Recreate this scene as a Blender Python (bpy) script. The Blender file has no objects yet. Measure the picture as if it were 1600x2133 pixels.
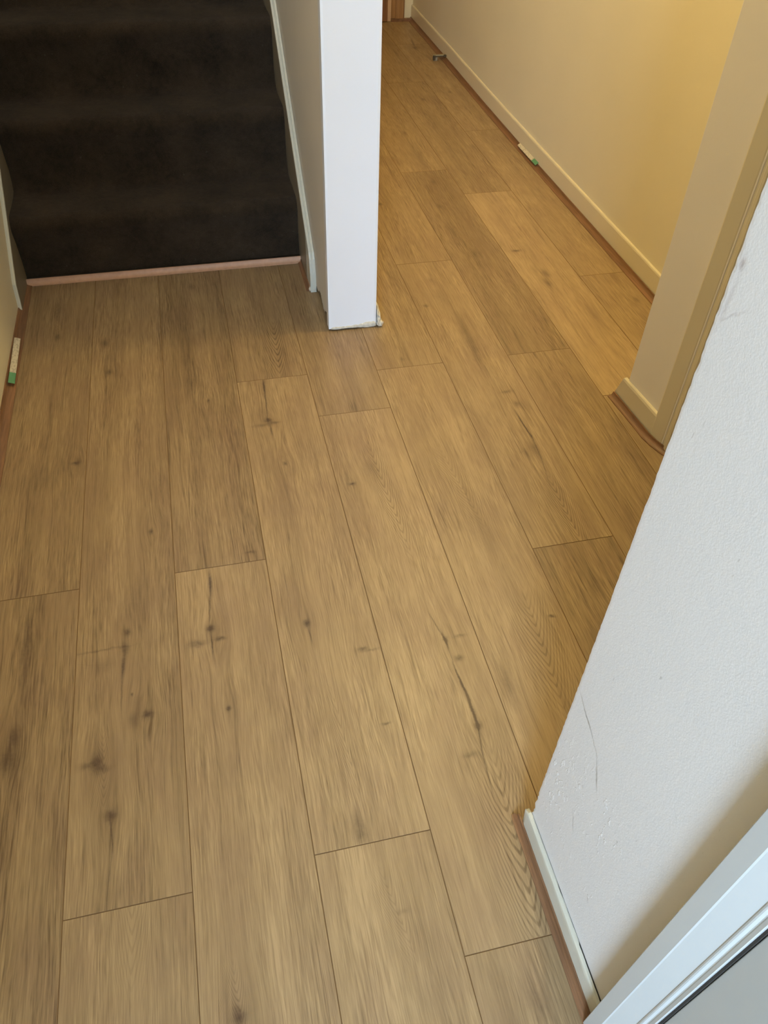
import bpy, math, random
import numpy as np
from mathutils import Matrix, Vector, noise

S = bpy.context.scene
COL = S.collection
random.seed(7)

# ------------------------------------------------------------------ camera
cd = bpy.data.cameras.new('camera'); cam = bpy.data.objects.new('camera', cd); COL.objects.link(cam)
cd.sensor_fit = 'VERTICAL'; cd.sensor_height = 36.0; cd.sensor_width = 27.0
cd.lens = 1637.81 * 36.0 / 2133.0
cd.clip_start = 0.02; cd.clip_end = 60
Rr, Ru, Rf = (0.97442, -0.22327, 0.02561), (0.14175, 0.69903, 0.70090), (0.17439, 0.67934, -0.71280)
cam.matrix_world = Matrix(((Rr[0], Ru[0], -Rf[0], 0.0), (Rr[1], Ru[1], -Rf[1], 0.0), (Rr[2], Ru[2], -Rf[2], 1.28), (0, 0, 0, 1)))
S.camera = cam

# ------------------------------------------------------------------ light
W = bpy.data.worlds.new('world'); S.world = W; W.use_nodes = True
W.node_tree.nodes['Background'].inputs[0].default_value = (0.62, 0.76, 1.0, 1)
W.node_tree.nodes['Background'].inputs[1].default_value = 1.0

def area_light(name, loc, target, sx, sy, power, color):
    l = bpy.data.lights.new(name, 'AREA'); l.shape = 'RECTANGLE'; l.size = sx; l.size_y = sy; l.energy = power; l.color = color
    o = bpy.data.objects.new(name, l); COL.objects.link(o); o.location = loc
    o.rotation_euler = (Vector(target) - Vector(loc)).to_track_quat('-Z', 'Y').to_euler()
    return o

def bulb(name, loc, radius, power, color):
    l = bpy.data.lights.new(name, 'POINT'); l.shadow_soft_size = radius; l.energy = power; l.color = color
    o = bpy.data.objects.new(name, l); COL.objects.link(o); o.location = loc
    return o

DAY = area_light('window_daylight', (-1.02, -3.12, 1.45), (0.25, 1.2, 0.5), 1.1, 1.3, 315, (0.565, 0.76, 1.0))
LAMP = bulb('hall_lamp', (0.74, 1.96, 2.24), 0.05, 44, (1.0, 0.765, 0.33))

LAMP2 = bulb('corridor_lamp', (0.80, 3.55, 2.24), 0.05, 15, (1.0, 0.75, 0.32))
STAIR_FILL = area_light('stair_fill', (-0.13, 3.0, 2.40), (-0.13, 3.0, 0.0), 0.7, 1.1, 7, (1.0, 0.93, 0.78))  # added unseen fill, brightens the stair treads from above

S.view_settings.view_transform = 'Standard'; S.view_settings.look = 'None'
S.view_settings.gamma = 1.0; S.view_settings.use_curve_mapping = False
S.view_settings.exposure = 0.0

# ------------------------------------------------------------------ node helper
def srgb(r, g, b):
    f = lambda c: (c / 255 / 12.92) if c / 255 <= 0.04045 else ((c / 255 + 0.055) / 1.055) ** 2.4
    return (f(r), f(g), f(b), 1.0)

class NT:
    def __init__(s, name):
        s.m = bpy.data.materials.new(name); s.m.use_nodes = True
        s.t = s.m.node_tree; s.b = s.t.nodes['Principled BSDF']
        s.tc = s.t.nodes.new('ShaderNodeTexCoord')
        s.obj = s.tc.outputs['Object']
    def put(s, sock, v):
        if v is None: return
        if isinstance(v, bpy.types.NodeSocket): s.t.links.new(v, sock)
        else:
            if isinstance(v, (tuple, list)) and len(v) == 3 and len(sock.default_value) == 4: v = tuple(v) + (1,)
            sock.default_value = v
    def math(s, op, a, b=None, c=None, clamp=False):
        n = s.t.nodes.new('ShaderNodeMath'); n.operation = op; n.use_clamp = clamp
        for i, v in enumerate((a, b, c)):
            if v is not None: s.put(n.inputs[i], v)
        return n.outputs[0]
    def vm(s, op, a, b=None, c=None):
        n = s.t.nodes.new('ShaderNodeVectorMath'); n.operation = op
        s.put(n.inputs[0], a)
        if b is not None:
            if op == 'SCALE': s.put(n.inputs['Scale'], b)
            else: s.put(n.inputs[1], b)
        if c is not None: s.put(n.inputs[2], c)
        return n.outputs['Value'] if op in ('DOT_PRODUCT', 'LENGTH') else n.outputs['Vector']
    def comb(s, x, y, z):
        n = s.t.nodes.new('ShaderNodeCombineXYZ')
        for i, v in enumerate((x, y, z)): s.put(n.inputs[i], v)
        return n.outputs[0]
    def sep(s, v):
        n = s.t.nodes.new('ShaderNodeSeparateXYZ'); s.put(n.inputs[0], v); return n.outputs
    def noise(s, v, scale=1.0, detail=2.0, rough=0.5, color=False, dist=0.0):
        n = s.t.nodes.new('ShaderNodeTexNoise'); s.put(n.inputs['Vector'], v)
        n.inputs['Scale'].default_value = scale; n.inputs['Detail'].default_value = detail
        n.inputs['Roughness'].default_value = rough; n.inputs['Distortion'].default_value = dist
        return n.outputs['Color' if color else 'Fac']
    def mapping(s, v, loc=(0, 0, 0), rot=(0, 0, 0), scale=(1, 1, 1), kind='POINT'):
        n = s.t.nodes.new('ShaderNodeMapping'); n.vector_type = kind; s.put(n.inputs[0], v)
        n.inputs[1].default_value = loc; n.inputs[2].default_value = rot; n.inputs[3].default_value = scale
        return n.outputs[0]
    def mix(s, f, a, b, mode='MIX'):
        n = s.t.nodes.new('ShaderNodeMix'); n.data_type = 'RGBA'; n.blend_type = mode
        s.put(n.inputs[0], f); s.put(n.inputs[6], a); s.put(n.inputs[7], b); return n.outputs[2]
    def rng(s, v, a, b, c=0.0, d=1.0, smooth=False):
        n = s.t.nodes.new('ShaderNodeMapRange'); n.interpolation_type = 'SMOOTHSTEP' if smooth else 'LINEAR'
        for i, q in enumerate((v, a, b, c, d)): s.put(n.inputs[i], q)
        return n.outputs[0]
    def bump(s, h, strength=0.3, dist=0.001):
        n = s.t.nodes.new('ShaderNodeBump'); n.inputs['Strength'].default_value = strength
        n.inputs['Distance'].default_value = dist; s.put(n.inputs['Height'], h); s.t.links.new(n.outputs[0], s.b.inputs['Normal'])
    def set(s, **k):
        for q, v in k.items(): s.put(s.b.inputs[q.replace('_', ' ')], v)
        return s.m
    def blob(s, v, loc, rad, rot=(0, 0, 0)):
        q = s.mapping(v, loc, rot, rad, 'TEXTURE')
        return s.math('EXPONENT', s.math('MULTIPLY', s.vm('DOT_PRODUCT', q, q), -1.0))

# knots, cracks and figures of the oak print: x, y, half width, half length, angle, strength
KNOTS = [(-0.448, 2.092, 0.0084, 0.0168, 0.0, 0.63),(-0.316, 2.035, 0.0096, 0.0192, 0.0, 0.63),(-0.304, 1.889, 0.0078, 0.0157, 0.0, 0.7875),(-0.456, 2.255, 0.0168, 0.048, 0.0, 0.315),(-0.06, 2.309, 0.0072, 0.0192, 0.0, 0.525),(-0.094, 1.921, 0.0192, 0.108, 0.0, 0.399),(-0.048, 1.711, 0.0045, 0.0078, 0.0, 0.84),(-0.085, 1.802, 0.0192, 0.024, 0.0, 0.315),(-0.376, 1.527, 0.009, 0.0056, 0.0, 0.945),(-0.459, 1.485, 0.048, 0.048, 0.0, 0.294),(0.095, 1.6, 0.0101, 0.0101, 0.0, 0.945),(0.08, 1.583, 0.024, 0.006, 0.0, 0.525),(0.112, 1.588, 0.012, 0.0048, 0.0, 0.63),(0.115, 1.429, 0.0045, 0.0067, 0.0, 0.84),(0.26, 1.326, 0.0078, 0.0045, 0.0, 0.945),(0.317, 1.373, 0.0156, 0.036, 0.0, 0.3675),(0.499, 1.801, 0.006, 0.0096, 0.0, 0.525),(0.002, 1.158, 0.0108, 0.0036, 0.0, 0.63),(0.741, 1.599, 0.0156, 0.006, 0.0, 0.5775),(0.749, 1.543, 0.0096, 0.0132, 0.0, 0.5775),(0.705, 1.349, 0.0096, 0.024, 0.0, 0.42),(0.73, 1.361, 0.0108, 0.036, 0.0, 0.3675),(0.719, 1.902, 0.0144, 0.108, 0.0, 0.3675),(0.639, 2.064, 0.0084, 0.0072, 0.0, 0.63),(1.038, 2.353, 0.0146, 0.0078, 0.0, 0.84),(1.079, 2.186, 0.0108, 0.0264, 0.0, 0.63),(1.065, 2.125, 0.009, 0.0291, 0.0, 0.6825),(1.306, 1.979, 0.0072, 0.0144, 0.0, 0.525),(-0.445, 0.993, 0.0108, 0.096, 0.0, 0.525),(-0.449, 0.808, 0.009, 0.0179, 0.0, 0.735),(-0.455, 0.763, 0.019, 0.0291, 0.0, 0.735),(-0.239, 1.085, 0.0216, 0.072, 0.0, 0.315),(-0.256, 0.996, 0.0067, 0.0101, 0.0, 0.84),(-0.26, 0.96, 0.0084, 0.0168, 0.0, 0.63),(-0.219, 0.805, 0.0101, 0.0078, 0.0, 1.05),(-0.246, 0.799, 0.012, 0.0168, 0.0, 0.42),(-0.307, 0.727, 0.0101, 0.0168, 0.0, 0.945),(-0.326, 0.725, 0.0132, 0.006, 0.0, 0.525),(-0.294, 0.715, 0.0096, 0.006, 0.0, 0.525),(-0.247, 0.852, 0.0022, 0.0034, 0.0, 0.945),(-0.204, 1.263, 0.0045, 0.0078, 0.0, 0.84),(-0.096, 0.973, 0.0101, 0.0078, 0.0, 0.9975),(-0.123, 0.942, 0.018, 0.0084, 0.0, 0.63),(-0.079, 0.945, 0.0101, 0.0045, 0.0, 0.84),(-0.077, 0.786, 0.0045, 0.0056, 0.0, 0.945),(0.092, 0.946, 0.0078, 0.009, 0.0, 1.05),(0.188, 0.864, 0.0101, 0.0045, 0.0, 0.735),(0.206, 0.858, 0.0168, 0.0024, 0.0, 0.4725),(0.197, 0.697, 0.0078, 0.0028, 0.0, 0.735),(0.354, 0.85, 0.0056, 0.009, 0.0, 0.735),(0.384, 0.854, 0.012, 0.0036, 0.0, 0.525),(0.367, 0.805, 0.0078, 0.0067, 0.0, 0.7875),(0.359, 0.659, 0.0067, 0.009, 0.0, 0.84),(0.329, 0.607, 0.0144, 0.006, 0.0, 0.525),(0.582, 0.862, 0.0067, 0.0039, 0.0, 0.945),(0.442, 0.738, 0.0156, 0.06, 0.0, 0.3675),(0.705, 0.925, 0.0108, 0.036, 0.0, 0.315),(-0.283, 0.628, 0.009, 0.009, 0.0, 0.8925),(-0.106, 0.297, 0.0101, 0.0134, 0.0, 0.945),(0.114, 0.526, 0.0156, 0.0216, 0.0, 0.4725),(0.112, 0.505, 0.0108, 0.012, 0.0, 0.42),(0.31, 0.226, 0.0168, 0.0288, 0.0, 0.3675),(0.151, 0.382, 0.0096, 0.0048, 0.0, 0.315),(1.276, 4.649, 0.0168, 0.03, 0.0, 0.5775),(1.148, 4.562, 0.0084, 0.048, 0.0, 0.4725),(1.262, 3.934, 0.0096, 0.0168, 0.0, 0.63),(1.108, 3.855, 0.0101, 0.0202, 0.0, 0.735),(0.916, 3.456, 0.0108, 0.03, 0.0, 0.63),(0.913, 3.2, 0.0168, 0.132, 0.0, 0.441),(1.168, 3.264, 0.012, 0.024, 0.0, 0.3675),(0.904, 2.943, 0.0084, 0.0192, 0.0, 0.525),(0.657, 2.786, 0.0078, 0.0101, 0.0, 0.84),(0.869, 2.73, 0.0096, 0.0168, 0.0, 0.4725),(0.86, 2.532, 0.0168, 0.072, 0.0, 0.4725),(0.89, 2.352, 0.0156, 0.048, 0.0, 0.42),(0.699, 2.102, 0.018, 0.06, 0.0, 0.3465),(0.712, 1.789, 0.0108, 0.108, 0.0, 0.3465),(0.698, 2.207, 0.012, 0.024, 0.0, 0.315),(0.174, 1.894, 0.0108, 0.024, 0.0, 0.21),(-0.424, 1.089, 0.012, 0.012, 0.0, 0.21),(0.331, 2.352, 0.024, 0.072, 0.0, 0.21),(-0.305, 0.964, 0.0504, 0.0024, 0.0, 0.4725),(-0.3, 0.929, 0.024, 0.0168, 0.0, 0.2625),(1.136, 1.907, 0.012, 0.048, 0.0, 0.21),(0.514, 1.128, 0.024, 0.072, 0.0, 0.189),(0.488, 1.535, 0.012, 0.072, 0.0, 0.1575),(0.102, 1.746, 0.0036, 0.035, -0.0526, 0.95),(0.098, 1.661, 0.0018, 0.061, -0.0506, 0.85),(0.098, 1.56, 0.0019, 0.025, 0.0246, 0.8),(0.736, 1.486, 0.0017, 0.035, 0.0346, 0.9),(0.739, 1.432, 0.0024, 0.042, 0.0586, 1.2),(0.738, 1.365, 0.0014, 0.041, -0.0756, 0.7),(0.73, 1.289, 0.0012, 0.054, -0.1496, 0.6),(-0.263, 0.92, 0.0036, 0.028, -0.0886, 0.8),(-0.266, 0.857, 0.0013, 0.051, -0.0126, 0.6),(-0.088, 1.092, 0.0036, 0.037, -0.0166, 1.0),(-0.094, 1.023, 0.0014, 0.049, -0.0896, 0.8),(-0.096, 0.934, 0.0016, 0.032, -0.0004, 0.9),(0.344, 0.891, 0.0013, 0.033, 0.1866, 0.7),(0.352, 0.85, 0.0024, 0.024, 0.0786, 0.9),(0.353, 0.8, 0.0014, 0.038, -0.0004, 0.6),(0.356, 0.746, 0.002, 0.036, 0.1046, 1.3),(0.358, 0.694, 0.0029, 0.04, 0.0156, 1.4),(0.355, 0.635, 0.0014, 0.034, -0.1446, 0.8),(0.348, 0.574, 0.0014, 0.04, -0.0766, 0.7),(-0.281, 0.598, 0.0017, 0.029, 0.0866, 0.8),(-0.283, 0.534, 0.0011, 0.052, -0.0956, 0.5),(1.284, 4.738, 0.006, 0.089, -0.1256, 0.8),(1.288, 4.53, 0.0024, 0.174, 0.1646, 0.5),(0.066, 1.054, 0.0011, 0.045, 0.0276, 0.5),(0.938, 1.717, 0.0012, 0.15, 0.0246, 0.35),(0.516, 1.239, 0.0011, 0.061, -0.0106, 0.35),(0.094, 0.918, 0.0012, 0.019, 0.0966, 0.7),(-0.318, 0.933, 0.0012, 0.028, 1.3476, 0.1)]
CATH = [(0.164, 2.008, 0.152, 1.81, 0.038, 0.028, 0.9),(0.33, 1.422, 0.342, 1.125, 0.03, 0.026, 0.8),(0.729, 1.22, 0.724, 1.043, 0.034, 0.024, 0.9),(0.544, 0.887, 0.526, 0.685, 0.045, 0.024, 0.8),(0.364, 0.555, 0.347, 0.307, 0.042, 0.026, 1.0),(-0.296, 0.752, -0.295, 0.672, 0.032, 0.014, 0.4),(-0.25, 0.469, -0.25, 0.396, 0.03, 0.024, 0.4),(-0.105, 0.327, -0.102, 0.284, 0.032, 0.013, 0.6),(0.502, 1.361, 0.523, 1.156, 0.04, 0.022, 0.45),(0.139, 0.412, 0.15, 0.347, 0.036, 0.014, 0.4),(0.115, 0.751, 0.122, 0.608, 0.022, 0.026, 0.5),(-0.184, 1.428, -0.176, 1.329, 0.02, 0.02, 0.2),(-0.46, 2.258, -0.447, 2.097, 0.024, 0.018, 0.3)]

# ------------------------------------------------------------------ materials
PW, PX0, PL = 0.19172, -0.5422, 1.285     # plank width, first seam, plank length

def wood_floor(KN=(), CA=()):
    n = NT('oak_laminate'); P = n.obj
    at = n.t.nodes.new('ShaderNodeAttribute'); at.attribute_name = 'plank'
    R = n.sep(at.outputs['Color']); r1, r2, tone = R[0], R[1], R[2]
    X, Y, _ = n.sep(P)
    off = n.comb(n.math('MULTIPLY', r1, 37.0), n.math('MULTIPLY', r2, 53.0), n.math('MULTIPLY', r1, 91.0))
    # irregular outlines for knots
    jit = n.vm('MULTIPLY', n.vm('SUBTRACT', n.noise(P, 55.0, 3, 0.6, True), (0.5, 0.5, 0.5)), (0.010, 0.014, 0.0))
    PJ = n.vm('ADD', P, jit)
    PJ = n.vm('MULTIPLY', PJ, (1, 1, 0))
    dark = 0.0; warp = 0.0; halo = 0.0
    for i, (kx, ky, rx, ry, a, st) in enumerate(KN):
        thin = rx < 0.0045 and ry > 0.012
        g = n.blob(PJ if not thin else n.vm('MULTIPLY', n.vm('ADD', P, n.vm('SCALE', jit, 0.35)), (1, 1, 0)), (kx, ky, 0), (rx, ry, 1), (0, 0, a))
        g = n.math('MULTIPLY', g, st)
        dark = n.math('ADD', dark, g)
        if st >= 0.65 and not thin:
            h = n.blob(P, (kx, ky, 0), (0.026, 0.060, 1))
            w = n.math('MULTIPLY', n.math('SUBTRACT', X, kx), n.math('MULTIPLY', h, -0.55 * st))
            warp = n.math('ADD', warp, w)
            h2 = n.math('MULTIPLY', h, 0.5 * st)
            halo = n.math('ADD', halo, h2)
    n1 = n.noise(n.vm('ADD', n.vm('MULTIPLY', P, (9.0, 2.2, 1.0)), off), 1.0, 2, 0.5)
    n1b = n.noise(n.vm('ADD', n.vm('MULTIPLY', P, (30.0, 9.0, 1.0)), off), 1.0, 2, 0.5)
    xw = n.math('ADD', n.math('ADD', X, warp), n.math('ADD', n.math('MULTIPLY', n.math('SUBTRACT', n1, 0.5), 0.022), n.math('MULTIPLY', n.math('SUBTRACT', n1b, 0.5), 0.004)))
    G = n.comb(xw, Y, 0.0)
    def streak(sx, sy, det, rough):
        return n.noise(n.vm('ADD', n.vm('MULTIPLY', G, (sx, sy, 1.0)), off), 1.0, det, rough)
    fine = streak(330.0, 13.0, 2, 0.55)
    med = streak(90.0, 2.2, 3, 0.55)
    wide = streak(22.0, 0.9, 2, 0.5)
    blot = n.noise(n.vm('ADD', n.vm('MULTIPLY', P, (16.0, 7.0, 1.0)), off), 1.0, 3, 0.55)
    pore = streak(640.0, 22.0, 1, 0.5)
    micro = streak(620.0, 26.0, 2, 0.6)
    ridge = n.math('ABSOLUTE', n.math('SUBTRACT', streak(105.0, 1.5, 2, 0.55), 0.5))
    lines = n.math('MULTIPLY', n.rng(ridge, 0.0, 0.035, 1.0, 0.0, True), n.rng(streak(60.0, 3.0, 2, 0.5), 0.42, 0.62, 0.0, 1.0, True))
    strength = n.rng(n.noise(n.vm('ADD', n.vm('MULTIPLY', P, (14.0, 3.0, 1.0)), off), 1.0, 1, 0.5), 0.35, 0.65, 0.45, 1.15)
    # cathedral figures
    cath = 0.0; cmask = 0.0
    for (ax, ay, bx, by, hw, sp, st) in CA:
        dx = n.math('SUBTRACT', X, n.math('ADD', ax, n.math('MULTIPLY', n.math('SUBTRACT', Y, ay), (bx - ax) / (by - ay))))
        wob = n.math('MULTIPLY', n.math('SUBTRACT', n1b, 0.5), 0.030)
        dx = n.math('ADD', dx, n.math('MULTIPLY', wob, 0.35))
        ad = n.math('ABSOLUTE', dx)
        k = n.math('POWER', n.math('DIVIDE', ad, hw), 1.35)
        fld = n.math('SUBTRACT', n.math('ADD', Y, n.math('MULTIPLY', wob, 0.9)), n.math('MULTIPLY', k, 0.17))
        ph = n.math('SINE', n.math('MULTIPLY', fld, 2 * math.pi / sp))
        ring = n.rng(ph, 0.05, 0.95, 0.0, 1.0, True)
        cy = (ay + by) / 2; L = abs(ay - by) / 2 + 0.035
        my = n.math('EXPONENT', n.math('MULTIPLY', n.math('POWER', n.math('DIVIDE', n.math('ABSOLUTE', n.math('SUBTRACT', Y, cy)), L), 4.0), -1.0))
        mx = n.math('EXPONENT', n.math('MULTIPLY', n.math('POWER', n.math('DIVIDE', ad, hw), 4.0), -0.8))
        mk = n.math('MULTIPLY', n.math('MULTIPLY', mx, my), st)
        c = n.math('MULTIPLY', mk, ring)
        cath = n.math('ADD', cath, c)
        cmask = n.math('MAXIMUM', cmask, mk)
    t = n.math('MULTIPLY', n.math('SUBTRACT', fine, 0.5), n.math('MULTIPLY', strength, 0.95))
    t = n.math('ADD', t, n.math('MULTIPLY', n.math('SUBTRACT', micro, 0.5), n.math('MULTIPLY', strength, 0.95)))
    t = n.math('ADD', t, n.math('MULTIPLY', lines, 0.26))
    t = n.math('ADD', t, n.math('MULTIPLY', n.math('SUBTRACT', med, 0.5), 0.50))
    t = n.math('ADD', t, n.math('MULTIPLY', n.rng(wide, 0.42, 0.58, -0.16, 0.16, True), 0.42))
    t = n.math('ADD', t, n.math('MULTIPLY', n.math('SUBTRACT', blot, 0.5), 0.42))
    t = n.math('MULTIPLY', t, n.math('SUBTRACT', 1.0, n.math('MULTIPLY', cmask, 0.35)))
    t = n.math('ADD', t, n.math('MULTIPLY', cath, 0.42))
    t = n.math('ADD', t, n.math('MULTIPLY', halo, 0.20))
    t = n.math('ADD', t, n.math('ADD', 0.42, n.math('MULTIPLY', n.math('SUBTRACT', tone, 0.5), 1.2)))
    t = n.math('ADD', t, 0.0, clamp=True)
    col = n.mix(t, LIGHT_OAK, DARK_OAK)
    col = n.mix(n.math('MULTIPLY', n.rng(blot, 0.4, 0.7), 0.22), col, PINK_OAK)
    pm = n.math('MULTIPLY', n.rng(pore, 0.60, 0.78), 0.16)
    col = n.mix(pm, col, srgb(104, 80, 54))
    dk = n.math('MULTIPLY', dark, n.rng(n.noise(P, 160.0, 2, 0.6), 0.25, 0.7, 0.75, 1.1))
    col = n.mix(n.math('MULTIPLY', n.math('ADD', dk, 0.0, clamp=True), 0.88), col, KNOT_OAK)
    n.bump(n.math('ADD', n.math('MULTIPLY', fine, 0.6), n.math('MULTIPLY', pore, 0.5)), 0.22, 0.0006)
    return n.set(Base_Color=col, Roughness=n.rng(fine, 0.3, 0.7, 0.36, 0.50), Specular_IOR_Level=0.42)

LIGHT_OAK, DARK_OAK, PINK_OAK, KNOT_OAK = srgb(172, 147, 110), srgb(97, 77, 52), srgb(142, 114, 94), srgb(66, 48, 38)

def paint(name, c, rough=0.5, grain=260.0, bump=0.25, dist=0.0008, mottle=0.03, marks=(), chips=(), spec=0.4):
    """emulsion or gloss paint: roller texture, marks = drawn scratches (loc, radii, rot, strength, colour)"""
    n = NT(name); P = n.obj
    a = n.noise(P, grain, 3, 0.6); b = n.noise(P, 3.0, 3, 0.5); f = n.noise(P, grain * 0.3, 2, 0.5)
    col = n.mix(n.rng(b, 0.3, 0.7), tuple(v * (1 - mottle) for v in c[:3]), tuple(min(1, v * (1 + mottle)) for v in c[:3]))
    h = n.math('ADD', a, n.math('MULTIPLY', f, 0.8))
    if marks:
        PJ = n.vm('ADD', P, n.vm('SCALE', n.vm('SUBTRACT', n.noise(P, 120.0, 2, 0.6, True), (0.5, 0.5, 0.5)), 0.006))
        for loc, rad, rot, st, mc in marks:
            g = n.math('MULTIPLY', n.blob(PJ, loc, rad, rot), st)
            col = n.mix(n.math('ADD', g, 0.0, clamp=True), col, mc)
            h = n.math('SUBTRACT', h, n.math('MULTIPLY', g, 1.6))
    for loc, rad, thr in chips:     # an area of small plaster chips and scuffs
        m = n.blob(P, loc, rad)
        cn = n.noise(n.vm('MULTIPLY', P, (1, 1, 0.45)), 130.0, 3, 0.6)
        c1 = n.math('MULTIPLY', n.rng(cn, thr, thr + 0.05, 0, 1, True), n.math('MULTIPLY', m, 1.3, clamp=True))
        col = n.mix(n.math('MULTIPLY', c1, 0.55), col, srgb(236, 236, 236))
        h = n.math('ADD', h, n.math('MULTIPLY', c1, 2.2))
        c2 = n.math('MULTIPLY', n.rng(n.noise(n.vm('MULTIPLY', P, (1, 1, 0.3)), 150.0, 2, 0.5), 0.74, 0.78), m)
        col = n.mix(n.math('MULTIPLY', c2, 0.4, clamp=True), col, srgb(120, 116, 108))
    n.bump(h, bump, dist)
    return n.set(Base_Color=col, Roughness=rough, Specular_IOR_Level=spec)

def scotia_mat():
    n = NT('brown_scotia_wood'); P = n.obj
    a = n.noise(n.vm('MULTIPLY', P, (300, 12, 300)), 1.0, 3, 0.6); b = n.noise(n.vm('MULTIPLY', P, (60, 3, 60)), 1.0, 2, 0.5)
    t = n.math('ADD', n.math('MULTIPLY', a, 0.6), n.math('MULTIPLY', b, 0.5))
    col = n.mix(n.rng(t, 0.35, 0.75), srgb(142, 104, 74), srgb(94, 67, 46))
    n.bump(a, 0.2, 0.0005)
    return n.set(Base_Color=col, Roughness=0.45)

def carpet_mat():
    n = NT('dark_brown_carpet'); P = n.obj
    a = n.noise(P, 420.0, 3, 0.7); b = n.noise(P, 7.0, 4, 0.6); c = n.noise(P, 60.0, 3, 0.6)
    t = n.math('ADD', n.math('MULTIPLY', b, 0.7), n.math('ADD', n.math('MULTIPLY', a, 0.55), n.math('MULTIPLY', c, 0.3)))
    col = n.mix(n.rng(t, 0.5, 1.05), (0.010, 0.0068, 0.0040), (0.060, 0.042, 0.026))
    lint = n.math('MULTIPLY', n.rng(n.noise(n.vm('MULTIPLY', P, (1, 1.3, 1)), 70.0, 2, 0.5), 0.73, 0.77), 0.35)
    col = n.mix(lint, col, (0.09, 0.08, 0.065))
    n.bump(n.math('ADD', n.math('MULTIPLY', a, 1.0), c), 0.7, 0.003)
    return n.set(Base_Color=col, Roughness=1.0, Specular_IOR_Level=0.1, Sheen_Weight=0.05, Sheen_Roughness=0.6)

def plain(name, c, rough=0.5, metal=0.0, spec=0.4, var=0.0, scale=80.0):
    n = NT(name)
    a = n.noise(n.obj, scale, 3, 0.6)
    col = n.mix(n.rng(a, 0.3, 0.7), tuple(v * (1 - var) for v in c[:3]), tuple(min(1, v * (1 + var)) for v in c[:3]))
    n.bump(a, 0.1, 0.0005)
    return n.set(Base_Color=col, Roughness=rough, Metallic=metal, Specular_IOR_Level=spec)

def label_mat():
    n = NT('printed_label'); P = n.obj; Y = n.sep(P)[1]; X = n.sep(P)[0]
    g = n.noise(n.vm('MULTIPLY', P, (220, 90, 1)), 1.0, 2, 0.5)
    col = n.mix(n.rng(g, 0.50, 0.56), srgb(206, 198, 178), srgb(182, 172, 152))
    return n.set(Base_Color=col, Roughness=0.35)

def brownwood(name, a_, b_):
    n = NT(name); P = n.obj
    a = n.noise(n.vm('MULTIPLY', P, (90, 90, 3)), 1.0, 4, 0.6)
    return n.set(Base_Color=n.mix(n.rng(a, 0.3, 0.7), a_, b_), Roughness=0.4)

M = {}
M['floor'] = wood_floor()
M['gap'] = plain('floor_joint_dark', srgb(126, 99, 67), 0.9)
dk = srgb(118, 110, 100)
def seg(y1, z1, y2, z2, w, st, c=dk):
    cy, cz = (y1 + y2) / 2, (z1 + z2) / 2; L = math.hypot(y2 - y1, z2 - z1) * 0.6
    return ((0.382, cy, cz), (1.0, w, L), (math.atan2(-(y2 - y1), (z2 - z1)), 0, 0), st, c)
M['wall_fg'] = paint('magnolia_wall_rough', srgb(217, 215, 213), 0.45, 520.0, 0.45, 0.0005, 0.02,
    marks=[seg(0.458, 0.420, 0.441, 0.410, 0.0014, 0.45), seg(0.441, 0.410, 0.418, 0.402, 0.0016, 0.8), seg(0.418, 0.402, 0.392, 0.386, 0.0013, 0.4),
           seg(0.392, 0.386, 0.379, 0.364, 0.0018, 0.25), seg(0.381, 0.366, 0.368, 0.342, 0.0018, 0.6), seg(0.30, 0.16, 0.295, 0.15, 0.002, 0.3),
           seg(0.452, 0.30, 0.36, 0.275, 0.0009, 0.45, srgb(240, 240, 242)), seg(0.385, 0.225, 0.375, 0.205, 0.0012, 0.5),
           seg(0.459, 0.990, 0.4615, 0.955, 0.0022, 0.35, srgb(168, 158, 160)), seg(0.461, 0.957, 0.440, 0.975, 0.0014, 0.3, srgb(168, 158, 160)), seg(0.4605, 1.008, 0.460, 1.000, 0.003, 0.6, srgb(150, 132, 130))],
    chips=[((0.382, 0.44, 0.22), (1, 0.035, 0.09), 0.60), ((0.382, 0.37, 0.30), (1, 0.03, 0.05), 0.62), ((0.382, 0.325, 0.31), (1, 0.03, 0.04), 0.62),
           ((0.382, 0.31, 0.15), (1, 0.02, 0.04), 0.64), ((0.382, 0.42, 0.12), (1, 0.05, 0.05), 0.64), ((0.382, 0.35, 0.7), (1, 0.3, 0.6), 0.79)])
M['wall_cream'] = paint('cream_emulsion', srgb(224, 215, 190), 0.6, 220.0, 0.2, 0.0008, 0.02)
M['wall_cream_lit'] = paint('cream_emulsion_lit', srgb(232, 226, 218), 0.6, 220.0, 0.2, 0.0008, 0.02)  # paler copy of the cream paint, daylight put into its colour
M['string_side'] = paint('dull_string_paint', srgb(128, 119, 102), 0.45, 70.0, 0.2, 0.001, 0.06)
M['wall_grey'] = paint('off_white_emulsion', srgb(205, 198, 186), 0.6, 200.0, 0.25, 0.0008, 0.03)
M['white_gloss'] = paint('white_gloss_paint', srgb(240, 242, 247), 0.22, 60.0, 0.12, 0.0008, 0.015, spec=0.5)
M['casing_gloss'] = paint('casing_gloss_paint', srgb(188, 193, 194), 0.25, 60.0, 0.1, 0.0006, 0.015, spec=0.5)
M['old_gloss'] = paint('aged_white_gloss', srgb(198, 197, 184), 0.32, 70.0, 0.3, 0.0012, 0.05, spec=0.45)
M['skirt_cream'] = paint('cream_skirting_paint', srgb(218, 208, 182), 0.3, 60.0, 0.15, 0.0008, 0.02)
M['scotia'] = scotia_mat()
M['carpet'] = carpet_mat()
M['bead'] = plain('pinkish_brown_bead', srgb(196, 156, 130), 0.45, var=0.08, scale=60.0)
M['ceiling'] = plain('ceiling_white', srgb(228, 224, 214), 0.8)
M['plaster'] = plain('broken_plaster', srgb(206, 200, 186), 0.9, var=0.18, scale=140.0)
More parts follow.
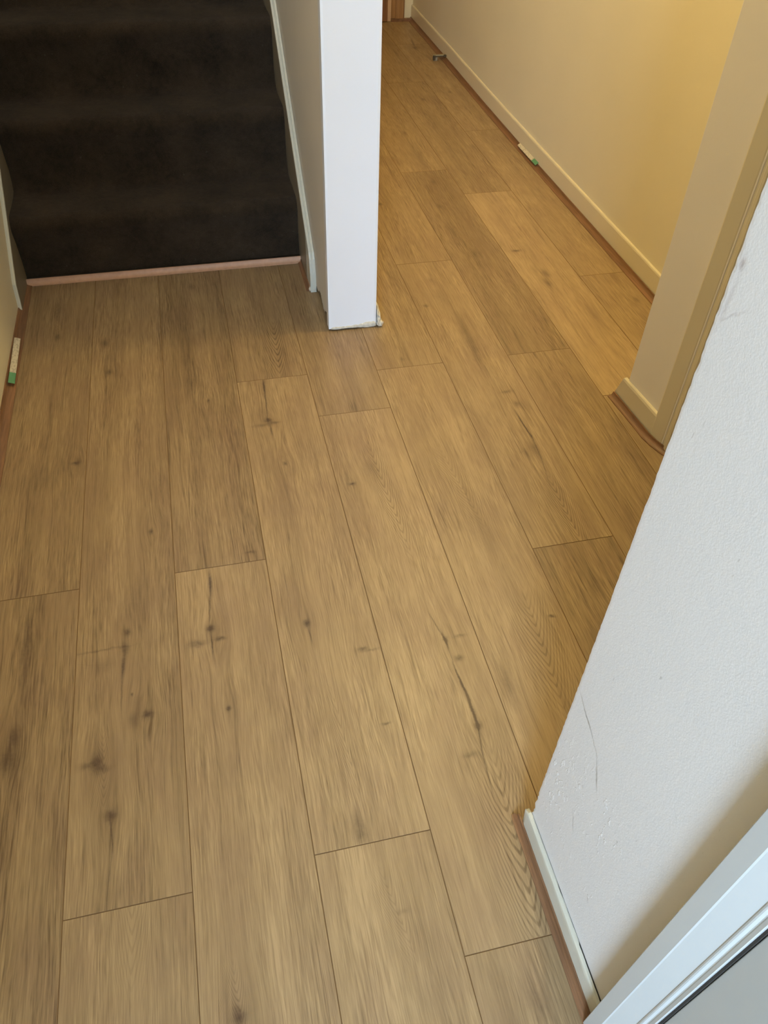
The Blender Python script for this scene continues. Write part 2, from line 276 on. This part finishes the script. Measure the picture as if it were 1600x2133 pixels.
M['dark'] = plain('painted_recess_shade', srgb(46, 42, 38), 0.9)  # near-black colour standing for the shade inside narrow gaps
M['door_paint'] = paint('grey_white_door_paint', srgb(168, 171, 169), 0.35, 60.0, 0.12, 0.0008, 0.02)
M['door_wood'] = brownwood('brown_door_wood', srgb(150, 108, 76), srgb(120, 84, 56))
M['jamb_wood'] = brownwood('light_brown_frame_wood', srgb(170, 132, 90), srgb(140, 104, 66))
M['label'] = label_mat()
M['green'] = plain('green_label_end', srgb(92, 146, 108), 0.4)
M['metal'] = plain('dull_metal', srgb(156, 148, 128), 0.45, 0.3)
M['rubber'] = plain('black_rubber', srgb(70, 60, 42), 0.7)

# ------------------------------------------------------------------ mesh helpers
class MB:
    def __init__(s): s.v = []; s.f = []
    def quad(s, *p):
        i = len(s.v); s.v += [tuple(q) for q in p]; s.f.append(tuple(range(i, i + len(p))))
    def box(s, x0, x1, y0, y1, z0, z1):
        i = len(s.v)
        s.v += [(x, y, z) for z in (z0, z1) for y in (y0, y1) for x in (x0, x1)]
        s.f += [tuple(i + k for k in q) for q in ((0, 2, 3, 1), (4, 5, 7, 6), (0, 1, 5, 4), (2, 6, 7, 3), (0, 4, 6, 2), (1, 3, 7, 5))]
    def loft(s, rings, cap=True, closed=True):
        n = len(rings[0]); i = len(s.v)
        for r in rings: s.v += [tuple(q) for q in r]
        for a in range(len(rings) - 1):
            for b in range(n if closed else n - 1):
                c = (b + 1) % n
                s.f.append((i + a * n + b, i + a * n + c, i + (a + 1) * n + c, i + (a + 1) * n + b))
        if cap:
            s.f.append(tuple(i + k for k in range(n))[::-1]); s.f.append(tuple(i + (len(rings) - 1) * n + k for k in range(n)))
    def build(s, name, mat, parent=None, smooth=False, bevel=0.0, loc=None):
        me = bpy.data.meshes.new(name)
        org = Vector(loc) if loc else Vector((0, 0, 0))
        me.from_pydata([tuple(Vector(v) - org) for v in s.v], [], s.f)
        import bmesh
        bm = bmesh.new(); bm.from_mesh(me)
        bmesh.ops.remove_doubles(bm, verts=bm.verts, dist=1e-6)
        bmesh.ops.recalc_face_normals(bm, faces=bm.faces); bm.to_mesh(me); bm.free()
        me.materials.append(mat)
        for p in me.polygons: p.use_smooth = smooth
        o = bpy.data.objects.new(name, me); COL.objects.link(o); o.location = org
        if bevel:
            b = o.modifiers.new('bevel', 'BEVEL'); b.width = bevel; b.segments = 3; b.limit_method = 'ANGLE'; b.harden_normals = False
            b.angle_limit = math.radians(40)
        if parent: o.parent = parent
        return o

def tag(o, label, cat, group=None, kind=None):
    o['label'] = label; o['category'] = cat
    if group: o['group'] = group
    if kind: o['kind'] = kind
    return o
def struct(o, label, cat): return tag(o, label, cat, kind='structure')
def empty(name, loc):
    o = bpy.data.objects.new(name, None); COL.objects.link(o); o.location = loc; o.empty_display_size = 0.05
    return o
def child(mb, name, mat, root, **k):
    o = mb.build(name, mat, None, **k); o.parent = root; o.matrix_parent_inverse = Matrix.Translation(-root.location); return o
rnd = lambda a: random.uniform(-a, a)
CZ = 2.42                                  # ceiling height

# ------------------------------------------------------------------ floor: every plank a bevelled board with its own grain seed
JOINT = {0: 1.128, 1: 0.479, 2: 1.132, 3: 0.494, 4: 0.3025, 5: 1.762, 6: 1.0446, 7: 1.763, 8: 2.817, 9: 2.15, 10: 1.2, 11: 0.5}
EXTRA = {1: [0.479, -0.806, -2.09, 2.90, 4.10, 5.2], 3: [1.778, 0.494, 3.06, 4.34, -0.79, -2.07], 4: [1.592, 0.3025, 2.88, 4.17, -0.98, -2.27]}
TONE = {(8, 1.53): 0.30, (8, 2.817): 0.55, (7, 1.763): 0.62, (7, 0.478): 0.52, (6, 1.0446): 0.46, (6, 2.3296): 0.50, (5, 0.477): 0.42, (5, 1.762): 0.55,
        (4, 0.3025): 0.40, (4, 1.592): 0.55, (3, 0.494): 0.42, (3, 1.778): 0.55, (2, 1.132): 0.60, (2, -0.153): 0.40, (1, 0.479): 0.54, (1, -0.806): 0.48, (0, 1.128): 0.62, (0, -0.157): 0.62, (3, -0.79): 0.42, (4, -0.98): 0.50}
def make_floor():
    V = []; F = []; C = []; MI = []; mats = [M['floor'], M['gap']]
    y0, y1 = -3.3, 5.45; g = 0.00055; bz = 0.0009
    for c in range(-9, 12):
        xa = PX0 + PW * c; xb = xa + PW
        base = JOINT.get(c, (c * 0.731) % PL)
        js = EXTRA.get(c) or [base + k * PL for k in range(-6, 6)]
        js = sorted(set([y0] + [j for j in js if y0 + 0.01 < j < y1 - 0.01] + [y1]))
        for a, b in zip(js[:-1], js[1:]):
            tone = 0.5 + rnd(0.09)
            for (tc, ty), tv in TONE.items():
                if tc == c and abs(ty - a) < 0.03: tone = tv
            col = (random.random(), random.random(), tone, 1.0)
            kn = [k_ for k_ in KNOTS if xa - 0.004 < k_[0] < xb + 0.004 and a - 0.02 < k_[1] < b + 0.02]
            ca = [k_ for k_ in CATH if xa - 0.002 < (k_[0] + k_[2]) / 2 < xb + 0.002 and a - 0.01 < (k_[1] + k_[3]) / 2 < b + 0.01]
            mi = 0
            if kn or ca: mats.append(wood_floor(kn, ca)); mi = len(mats) - 1
            i = len(V)
            for (q, z) in ((g * 0.35, -bz), (g * 1.6, 0.0)):
                V += [(xa + q, a + q, z), (xb - q, a + q, z), (xb - q, b - q, z), (xa + q, b - q, z)]
            fs = [(i + 4, i + 5, i + 6, i + 7)] + [(i + k, i + (k + 1) % 4, i + 4 + (k + 1) % 4, i + 4 + k) for k in range(4)]
            F += fs; C += [col] * 5; MI += [mi] + [1] * 4
    i = len(V); xa, xb = PX0 - 9 * PW, PX0 + 12 * PW
    V += [(xa, y0, -0.0012), (xb, y0, -0.0012), (xb, y1, -0.0012), (xa, y1, -0.0012)]; F.append((i, i + 1, i + 2, i + 3)); C.append((0, 0, .5, 1)); MI.append(1)
    me = bpy.data.meshes.new('floor'); me.from_pydata(V, [], F)
    at = me.attributes.new('plank', 'FLOAT_COLOR', 'CORNER')
    k = 0
    for p in me.polygons:
        for _ in p.loop_indices: at.data[k].color = C[p.index]; k += 1
    for q in mats: me.materials.append(q)
    for p in me.polygons: p.material_index = MI[p.index]
    o = bpy.data.objects.new('floor', me); COL.objects.link(o)
    struct(o, 'light oak laminate floor of long planks with dark knots', 'floor')
make_floor()

# ------------------------------------------------------------------ shell
# left wall of the hall; behind the camera the hall opens out to the left towards the window
m = MB(); m.box(-0.70, -0.566, -0.90, 5.32, -0.002, CZ)
struct(m.build('wall_left', M['wall_cream']), 'cream wall along the left edge, running past the dark stairs', 'wall')
m = MB(); m.box(-2.30, -2.18, -3.3, -0.40, -0.002, CZ); m.box(-2.18, -0.70, -0.90, -0.78, -0.002, CZ)
struct(m.build('wall_alcove', M['wall_grey']), 'off-white wall of the space behind the camera', 'wall')
m = MB()
m.box(-2.18, -1.95, -3.3, -3.18, 0, CZ); m.box(-0.75, 1.2, -3.3, -3.18, 0, CZ); m.box(-1.95, -0.75, -3.3, -3.18, 0, 0.75); m.box(-1.95, -0.75, -3.3, -3.18, 2.15, CZ)
struct(m.build('wall_back', M['wall_grey']), 'off-white wall with a window behind the camera', 'wall')
w = empty('window_1', (-1.35, -3.24, 0.75)); struct(w, 'white framed window in the back wall behind the camera', 'window')
m = MB(); m.box(-1.95, -1.90, -3.28, -3.20, 0.75, 2.15); m.box(-0.80, -0.75, -3.28, -3.20, 0.75, 2.15); m.box(-1.90, -0.80, -3.28, -3.20, 0.75, 0.80); m.box(-1.90, -0.80, -3.28, -3.20, 2.10, 2.15)
child(m, 'window_frame', M['white_gloss'], w)
m = MB(); m.box(-2.3, 1.55, -3.3, 5.5, CZ, CZ + 0.1)
struct(m.build('ceiling', M['ceiling']), 'plain white ceiling over the hall', 'ceiling')

# corridor wall on the right (very slightly bowed)
cw = [(1.360, 1.50), (1.362, 2.0), (1.361, 3.0), (1.368, 3.7), (1.380, 4.4), (1.389, 5.2)]   # skirting face line
def along(prof, line, side=1):
    """sweep (offset, z) profile along a line of (x, y); the offset is measured in +x"""
    m = MB(); m.loft([[(x + o * side, y, z) for o, z in prof] for x, y in line]); return m
m = along([(0.009, -0.002), (0.009, CZ), (0.12, CZ), (0.12, -0.002)], cw)
struct(m.build('wall_right', M['wall_cream']), 'warm lit cream wall on the right side of the corridor', 'wall')
sk = [(0.0, 0.0), (0.0, 0.072), (0.0015, 0.0765), (0.004, 0.078), (0.0088, 0.078), (0.0088, 0.0)]
struct(along(sk, cw).build('baseboard_right', M['skirt_cream']), 'cream skirting board along the corridor wall', 'baseboard')
def scotia(w_, h_):
    pts = [(0, 0), (0, h_)]
    for k in range(7):
        a = math.pi / 2 * k / 6
        pts.append((-0.003 - (w_ - 0.003) * (1 - math.cos(a)), 0.002 + (h_ - 0.002) * (1 - math.sin(a))))
    pts.append((-w_, 0))
    return pts
def strip(name, line, w_, h_, label):
    m = along(scotia(w_, h_), line)
    return struct(m.build(name, M['scotia'], smooth=False), label, 'trim')
rt = [(1.360, 1.52), (1.360, 2.0), (1.361, 3.0), (1.368, 3.7), (1.380, 4.4), (1.389, 5.2)]
strip('trim_1', rt, 0.020, 0.016, 'brown scotia strip along the foot of the corridor skirting')

# partition between stairs and corridor, its end is the white post
def partition():
    m = MB()
    x0, x1, y0 = 0.322, 0.462, 1.980
    # body, with the foot left ragged above the boards
    N = 60
    zs = [0.0] + [CZ]
    L = [(x0, y0 + 0.24 * k / N, 0.030 + 0.010 * math.sin(k * 0.21) + rnd(0.004)) for k in range(N + 1)]
    top = [(x, y, CZ) for x, y, z in L]
    m.loft([L, top], cap=False, closed=False)
    L2 = [(x0, y0 + 0.24, 0.0), (x0, 5.2, 0.0)]
    m.loft([L2, [(x, y, CZ) for x, y, z in L2]], cap=False, closed=False)
    R = [(x1, 5.2, -0.002), (x1, y0, -0.002)]
    m.loft([R, [(x, y, CZ) for x, y, z in R]], cap=False, closed=False)
    o = m.build('wall_center', M['wall_grey'])
    struct(o, 'grey-white partition wall between the dark stairs and the corridor', 'wall')
    # near-black core paints the shade seen through the gap at the foot
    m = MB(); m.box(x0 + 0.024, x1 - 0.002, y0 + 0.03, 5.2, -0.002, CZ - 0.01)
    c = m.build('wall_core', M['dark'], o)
    # white end board
    m = MB(); rings = []
    pr = 24
    bot = []; 
    for k in range(pr + 1):
        t = k / pr; bot.append((x0 - 0.001 + (x1 - x0 + 0.001) * t, 0.006 + 0.004 * noise.noise((t * 7, 1, 0)) + rnd(0.0015)))
    e = 0.006
    front = [(x, y0 - 0.002 - (0 if 0 < i < pr else -0.0015), z) for i, (x, z) in enumerate(bot)]
    back = [(x, y0 + 0.028, z) for x, z in bot]
    topf = [(x, y, CZ) for x, y, z in front]; topb = [(x, y, CZ) for x, y, z in back]
    m.loft([front, topf], cap=False, closed=False); m.loft([topb, back], cap=False, closed=False); m.loft([back, front], cap=False, closed=False)
    m.quad(front[0], topf[0], topb[0], back[0]); m.quad(front[-1], back[-1], topb[-1], topf[-1])
    b = m.build('end_board', M['white_gloss'], o, bevel=0.0)
    b['label'] = 'bright white painted end board'
    # crumbled foot: bare filler along the bottom and chips
    m = MB()
    random.seed(11)
    for cx, wz, hz in ((0.345, 0.020, 0.010), (0.362, 0.016, 0.007), (0.380, 0.018, 0.008), (0.400, 0.018, 0.010), (0.418, 0.016, 0.012), (0.436, 0.018, 0.022), (0.451, 0.013, 0.018)):
        ring = []
        for r_, yy in ((1.0, y0 + 0.003), (0.92, y0 - 0.0030), (0.45, y0 - 0.0042)):
            ring.append([(cx + wz * r_ * math.cos(a) * (1 + 0.25 * noise.noise((cx * 90, a, 0))), yy, 0.007 + (0.7 * hz * r_ * math.sin(a)) * (0.45 if math.sin(a) < 0 else 1) * (1 + 0.4 * noise.noise((a, cx * 70, 3)))) for a in [2 * math.pi * q / 14 for q in range(14)]])
        m.loft(ring)
    f = m.build('crumbled_filler', M['plaster'], o, smooth=True)
    f['label'] = 'cream crumbled filler along the foot of the white end board'
    return o
part = partition()

def rock(cx, cy, cz, sx, sy, sz, seed, sub=3, tilt=0.0):
    import bmesh
    bm = bmesh.new(); bmesh.ops.create_icosphere(bm, subdivisions=sub, radius=1.0)
    for v in bm.verts:
        d = 1 + 0.38 * noise.noise(v.co * 1.7 + Vector((seed, 0, 0))) + 0.16 * noise.noise(v.co * 5 + Vector((0, seed, 0)))
        q = Vector((v.co.x * sx * d, v.co.y * sy * d, v.co.z * sz * d))
        q = Matrix.Rotation(tilt, 3, 'X') @ q
        v.co = (q.x + cx, q.y + cy, max(0.0005, q.z + cz))
    vs = [tuple(v.co) for v in bm.verts]; bm.verts.index_update()
    fs = [tuple(v.index for v in f.verts) for f in bm.faces]; bm.free()
    return vs, fs
def add(m, vf):
    i = len(m.v); m.v += vf[0]; m.f += [tuple(i + k for k in f) for f in vf[1]]
m = MB(); add(m, rock(0.470, 2.012, 0.024, 0.010, 0.040, 0.026, 3)); add(m, rock(0.474, 1.985, 0.010, 0.010, 0.014, 0.012, 8))
struct(m.build('trim_2', M['plaster'], smooth=False), 'broken stub of old skirting at the right foot of the white post', 'trim')

# corridor end: door and frame, brown wood
m = MB(); m.box(-0.6, 0.46, 5.20, 5.32, -0.002, CZ); m.box(1.335, 1.52, 5.205, 5.32, -0.002, CZ); m.box(0.46, 1.335, 5.20, 5.32, 2.05, CZ); m.box(0.46, 1.335, 5.262, 5.32, -0.002, 2.05)
struct(m.build('wall_far', M['wall_cream']), 'cream wall at the far end of the corridor around the brown door', 'wall')
d = empty('door_2', (0.9, 5.18, 0)); struct(d, 'brown wooden door at the far end of the corridor', 'door')
m = MB(); m.box(0.48, 1.238, 5.165, 5.205, 0.003, 2.03); child(m, 'door_leaf', M['door_wood'], d, bevel=0.002)
m = MB(); m.box(1.238, 1.262, 5.18, 5.24, 0.0, 2.05)
o = child(m, 'door_stop', plain('lit_edge_pink', srgb(206, 176, 150), 0.5), d, bevel=0.002); o['label'] = 'pale strip beside the door leaf'  # pale pink paints the lit edge of the door
m = MB(); m.box(1.262, 1.345, 5.185, 5.26, 0.0, 2.05); m.box(1.290, 1.340, 5.178, 5.19, 0.0, 2.05); child(m, 'door_frame', M['jamb_wood'], d, bevel=0.003)
m = MB(); m.box(1.262, 1.40, 5.165, 5.186, 0.0, 0.014)
struct(m.build('trim_3', M['scotia']), 'short brown scotia strip at the far end of the corridor', 'trim')

# stub wall with door casing, right
sw = [(1.024, 1.512), (1.036, 1.345)]
m = MB()
m.loft([[(1.030, 1.493, z), (1.0455, 1.340, z), (1.0455, 1.30, z), (1.16, 1.30, z), (1.16, 1.38, z), (1.365, 1.38, z), (1.365, 1.493, z)] for z in (-0.002, CZ)])
struct(m.build('wall_stub', M['wall_cream_lit'], bevel=0.002), 'short cream return wall between the corridor and the right-hand doorway', 'wall')
m = MB()
prof = lambda x, ye, t: [(x, ye, 0.0), (x, ye - 0.026 * t, 0.066), (x + 0.0015, ye - 0.0275 * t, 0.072), (x + 0.004, ye - 0.029 * t, 0.074), (x + 0.0095, ye - 0.029 * t, 0.074), (x + 0.0095, ye, 0.0)]
m.loft([prof(1.022, 1.534, 1), prof(1.036, 1.345, 0)])
struct(m.build('baseboard_stub', M['skirt_cream']), 'short cream skirting piece on the return wall beside the right doorway', 'baseboard')
def casing(name, pts, z0, z1, mat, label, jit=0.0006, step=0.02):
    m = MB(); n = int((z1 - z0) / step)
    rings = []
    for k in range(n + 1):
        z = z0 + (z1 - z0) * k / n
        rings.append([(x + (rnd(jit) if j else 0), y + (rnd(jit) if j else 0), z) for (x, y, j) in pts])
    m.loft(rings)
    o = m.build(name, mat, smooth=False); struct(o, label, 'trim'); return o
casing('trim_4', [(1.0475, 1.352, 0), (1.0365, 1.347, 0), (1.0355, 1.343, 0), (1.0440, 1.3070, 0), (1.0475, 1.3010, 0), (1.0478, 1.2940, 0), (1.0455, 1.2900, 0), (1.0465, 1.2830, 0), (1.0540, 1.2770, 0), (1.0560, 1.2680, 0), (1.080, 1.262, 0), (1.080, 1.33, 0)], 0.0, 2.1, M['skirt_cream'], 'cream moulded door casing beyond the white foreground wall', 0.0004, 0.03)
m = MB(); m.box(1.075, 1.16, 0.46, 1.262, -0.002, 2.08); m.box(1.045, 1.16, -3.3, 0.46, -0.002, CZ); m.box(1.045, 1.16, 0.46, 1.36, 2.08, CZ)
struct(m.build('wall_door_side', M['wall_cream']), 'cream wall hidden behind the foreground wall', 'wall')
sc = scotia(0.017, 0.014)
m = MB(); m.loft([[(x + o * ux, y + o * uy, z) for o, z in sc] for (x, y, ux, uy) in ((1.0205, 1.528, 1, 0.02), (1.030, 1.40, 1, 0.05), (1.0335, 1.350, 1.05, 0.1), (1.0400, 1.318, 1, 0.25), (1.0500, 1.290, 1, 0.35), (1.066, 1.258, 1, 0.3))])
struct(m.build('trim_5', M['scotia']), 'brown scotia strip bending around the foot of the right door casing', 'trim')

# ------------------------------------------------------------------ foreground wall with broken corner
def fg_wall():
    m = MB(); random.seed(5); N = 400; M2 = 10
    x = 0.382; rows = []
    for k in range(N + 1):
        z = 0.0 + CZ * k / N
        j = 0.0006 * noise.noise((z * 40, 0, 0)) + 0.0012 * max(0, noise.noise((z * 120, 3, 0))) * -1 + rnd(0.0004)
        if z < 0.12: j -= 0.006 * (0.12 - z) / 0.12 + rnd(0.002)
        ye = 0.468 + j
        r = []
        for q in range(M2 + 1):
            y = -3.18 + (0.19 + 3.18) * q / M2 if q < 3 else None
        r = [(x, 0.12, z), (x, 0.30, z), (x, 0.43, z), (x, ye - 0.004, z), (x + 0.0003 + rnd(0.00015), ye - 0.0008, z), (x + 0.0012, ye, z), (x + 0.12, ye, z), (x + 0.12, 0.12, z)]
        rows.append(r)
    m.loft(rows)
    o = m.build('wall_front', M['wall_fg'], smooth=False)
    return struct(o, 'scuffed off-white foreground wall with a chipped corner on the right', 'wall')
fg_wall()
m = MB(); m.box(0.395, 0.50, -3.3, -0.72, -0.002, CZ); m.box(0.395, 0.50, -0.72, 0.12, 2.06, CZ)
struct(m.build('wall_doorway', M['wall_grey']), 'wall around the doorway beside the camera', 'wall')
# skirting of the foreground wall: rounded top, painted ragged lower edge, crack behind it
m = MB(); random.seed(9); N = 70; rings = []
for k in range(N + 1):
    y = 0.186 + (0.474 - 0.186) * k / N
    e = 0.001 * noise.noise((y * 70, 2, 0)); t = max(0, (k - N + 2) / 2)
    e2 = 0.0012 * noise.noise((y * 40, 9, 0))
    gap = 0.0007 + 0.0010 * max(0, noise.noise((y * 45, 5, 1)) + 0.25) + (0.0012 if y < 0.27 else 0)
    zt = 0.054 - 0.004 * t
    rings.append([(0.3745 + e * 0.4 + 0.002 * t, y + e * 2 * t, 0.0), (0.3745 + e * 0.3 + 0.002 * t, y, 0.012), (0.3742 + e2 * 0.3, y, 0.047), (0.3748, y, 0.0515), (0.3768, y, zt - 0.0006), (0.3795, y, zt + e2 * 0.5), (0.3822 - gap, y, zt - 0.0004), (0.3822 - gap, y, 0.0)])
m.loft(rings)
struct(m.build('baseboard_front', M['old_gloss'], smooth=False), 'old white skirting board at the foot of the scuffed foreground wall', 'baseboard')
m = MB(); m.box(0.3772, 0.3826, 0.195, 0.464, 0.030, 0.0530)
struct(m.build('trim_6', M['dark']), 'dark crack between the white skirting and the foreground wall', 'crack')
m = MB(); rings = []
for k in range(41):
    y = 0.10 + (0.489 - 0.10) * k / 40; e = 0.0004 * noise.noise((y * 50, 0, 4))
    t = max(0, (k - 39)); rings.append([(0.3748 + o * (1 - 0.12 * t) + e, y - 0.004 * t * (1 if o > -0.006 else 0), z * (1 - 0.15 * t)) for o, z in scotia(0.0135, 0.0115)])
m.loft(rings); struct(m.build('trim_7', M['scotia']), 'brown scotia strip in front of the old white skirting in the foreground', 'trim')

# door beside the camera
casing('trim_8', [(0.384, 0.1880, 1), (0.3640, 0.1876, 0), (0.3622, 0.1860, 0), (0.3620, 0.1670, 0), (0.3630, 0.1655, 0), (0.3705, 0.1432, 0), (0.3699, 0.1420, 0), (0.3697, 0.1405, 0), (0.3700, 0.1390, 0), (0.3710, 0.1378, 0), (0.3719, 0.1368, 0), (0.3720, 0.1358, 0), (0.3714, 0.1345, 0), (0.3709, 0.1310, 0), (0.3716, 0.1302, 0), (0.3730, 0.1300, 0), (0.400, 0.1300, 0), (0.400, 0.188, 0)], 0.0, 2.10, M['casing_gloss'], 'white gloss moulded door casing at the bottom right', 0.0005, 0.012)
d = empty('door_1', (0.385, -0.30, 0)); struct(d, 'pale grey door leaf at the bottom right corner', 'door')
m = MB(); m.box(0.3757, 0.4157, -0.68, 0.1272, 0.006, 2.04); child(m, 'door_leaf', M['door_paint'], d, bevel=0.0012)
m = MB(); m.box(0.3735, 0.500, 0.1276, 0.1400, 0.0, 2.06); m.box(0.392, 0.500, -0.72, -0.685, 0.0, 2.06); m.box(0.392, 0.500, -0.72, 0.14, 2.05, 2.08); child(m, 'door_frame', M['dark'], d)  # jamb painted near-black for the shadowed gap beside the leaf

# ------------------------------------------------------------------ stairs
st = empty('staircase', (-0.13, 2.43, 0)); tag(st, 'steep staircase covered in dark brown carpet between painted side strings', 'stairs')
RISE, GO, Y0 = 0.200, 0.205, 2.430
def stair_profile(n):
    P = [(Y0 + 0.002, 0.0)]
    for k in range(n):
        y = Y0 + GO * k; z = RISE * (k + 1)
        P += [(y + 0.006, z - 0.14), (y + 0.003, z - 0.075)]
        for a in (-20, 0, 20, 40, 60, 80, 90):
            a = math.radians(a); P.append((y - 0.004 + 0.034 - 0.036 * math.cos(a), z - 0.036 + 0.036 * math.sin(a)))
        P += [(y + 0.06, z), (y + 0.11, z - 0.001), (y + GO - 0.045, z), (y + GO - 0.022, z + 0.006), (y + GO - 0.006, z + 0.024)]
    return P
pr = stair_profile(11); m = MB(); NX = 60; rings = []
for q in range(NX + 1):
    x = -0.5555 + (0.3035 + 0.5555) * q / NX
    rings.append([(x, y + 0.004 * noise.noise((x * 6, y * 9, z * 9)), max(0.0, z + 0.003 * noise.noise((x * 5 + 9, y * 8, z * 8)))) for y, z in pr])
m.loft(rings, cap=False, closed=False)
c = child(m, 'stair_carpet', M['carpet'], st, smooth=True)
def stringer(xf, xb, line, endy, label):
    """xf: face towards the carpet, xb: back against the wall; line = top edge (y, z)"""
    m = MB(); s = 1 if xb > xf else -1
    rings = []
    for (y, z) in line:
        rings.append([(xf, y, 0.0), (xf, y, z - 0.004), (xf + s * 0.001, y, z - 0.001), (xf + s * 0.004, y, z), (xf + s * 0.008, y, z - 0.0005), (xf + s * 0.010, y, z - 0.0025), (xf + s * 0.012, y, z), (xb - s * 0.001, y, z + 0.001), (xb, y, z - 0.002), (xb, y, 0.0)])
    m.loft(rings)
    o = child(m, 'stringer', M['old_gloss'], st); o['label'] = label
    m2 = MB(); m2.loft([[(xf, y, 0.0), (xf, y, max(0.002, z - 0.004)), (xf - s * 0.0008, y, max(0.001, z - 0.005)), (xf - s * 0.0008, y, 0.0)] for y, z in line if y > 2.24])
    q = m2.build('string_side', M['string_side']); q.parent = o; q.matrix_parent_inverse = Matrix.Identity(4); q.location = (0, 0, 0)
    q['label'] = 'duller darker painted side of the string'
N = 40; random.seed(3)
line = [(2.206, 0.060), (2.214, 0.105)] + [(2.225 + 1.9 * k / N, 0.125 + 0.868 * 1.9 * k / N + rnd(0.0008)) for k in range(N + 1)]
stringer(0.3040, 0.3218, line, 0, 'off-white painted string on the right side of the stairs, chipped at its foot')
line = [(2.250, 0.004), (2.262, 0.035)] + [(2.275 + 1.9 * k / N, 0.075 + 0.9 * 1.9 * k / N + rnd(0.0008)) for k in range(N + 1)]
stringer(-0.556, -0.5645, line, 0, 'cream painted string on the left side of the stairs')
m = MB(); m.loft([[(x, 2.412 + o, z) for o, z in scotia(0.015, 0.018)] for x in (-0.556, 0.304)])
o = struct(m.build('trim_9', M['bead']), 'pinkish brown scotia strip along the foot of the bottom stair', 'trim')
m = MB(); m.box(-0.556, 0.304, 2.412, 2.432, -0.002, 0.012); child(m, 'riser_board', M['dark'], st)
m = MB(); m.loft([[(0.3040 + o, y, z * k) for o, z in scotia(0.012, 0.013)] for y, k in ((2.398, 1), (2.30, 1), (2.235, 1), (2.215, 0.6))])
struct(m.build('trim_10', M['scotia']), 'short worn scotia strip beside the foot of the right stair string', 'trim')
m = MB(); m.loft([[(-x, y, z) for x, y, z in [(0.566 + o, y, z) for o, z in scotia(0.026, 0.013)]] for y in (-0.89, 0.5, 1.2, 1.8, 2.2, 2.41)])
struct(m.build('trim_11', M['scotia']), 'brown scotia strip along the foot of the left wall', 'trim')
m = MB(); add(m, rock(0.315, 2.222, 0.012, 0.010, 0.016, 0.013, 5)); add(m, rock(0.306, 2.214, 0.008, 0.006, 0.008, 0.008, 2))
tag(m.build('plaster_chunk', M['plaster']), 'small broken plaster lump at the foot of the right stair string', 'plaster')

# ------------------------------------------------------------------ labels left on the scotia strips
def label(name, pts, z, lab, w_, tilt):
    """a printed sticker lying along a strip: pts = (x, y) ends (near, far)"""
    (xa, ya), (xb, yb) = pts
    r = empty(name, ((xa + xb) / 2, (ya + yb) / 2, z)); tag(r, lab, 'label', 'printed labels on the brown floor strips')
    def piece(t0, t1, nm, mat):
        m = MB(); rings = []
        for k in range(9):
            t = t0 + (t1 - t0) * k / 8; x = xa + (xb - xa) * t; y = ya + (yb - ya) * t
            rings.append([(x - w_ / 2, y, z - tilt), (x + w_ / 2, y, z + tilt), (x + w_ / 2, y, z + tilt + 0.0006), (x, y, z + 0.0012), (x - w_ / 2, y, z - tilt + 0.0006)])
        m.loft(rings); return child(m, nm, mat, r)
    piece(0.22, 1.0, 'printed_paper', M['label'])
    g = piece(0.0, 0.22, 'green_end', M['green']); g['label'] = 'green end of the label'
    return r
label('sticker_label', ((-0.548, 1.866), (-0.552, 2.083)), 0.0145, 'white and green sticker lying on the brown strip by the left wall', 0.015, -0.003)
label('sticker_label', ((1.3545, 3.000), (1.3535, 3.212)), 0.0175, 'white and green sticker on the brown strip by the corridor wall', 0.013, 0.004)

# small door stop across the corridor strip
r = empty('door_stop', (1.35, 4.43, 0)); tag(r, 'small grey metal door stop sticking out over the corridor strip', 'door stop')
m = MB(); m.box(1.312, 1.392, 4.416, 4.436, 0.017, 0.026); m.box(1.312, 1.334, 4.414, 4.438, 0.0, 0.017); child(m, 'bracket', M['metal'], r, bevel=0.002)
m = MB(); m.box(1.308, 1.322, 4.408, 4.416, 0.004, 0.026); m.box(1.366, 1.380, 4.408, 4.416, 0.0175, 0.028); m.box(1.320, 1.370, 4.411, 4.416, 0.018, 0.0235); child(m, 'rubber_pad', M['rubber'], r, bevel=0.002)
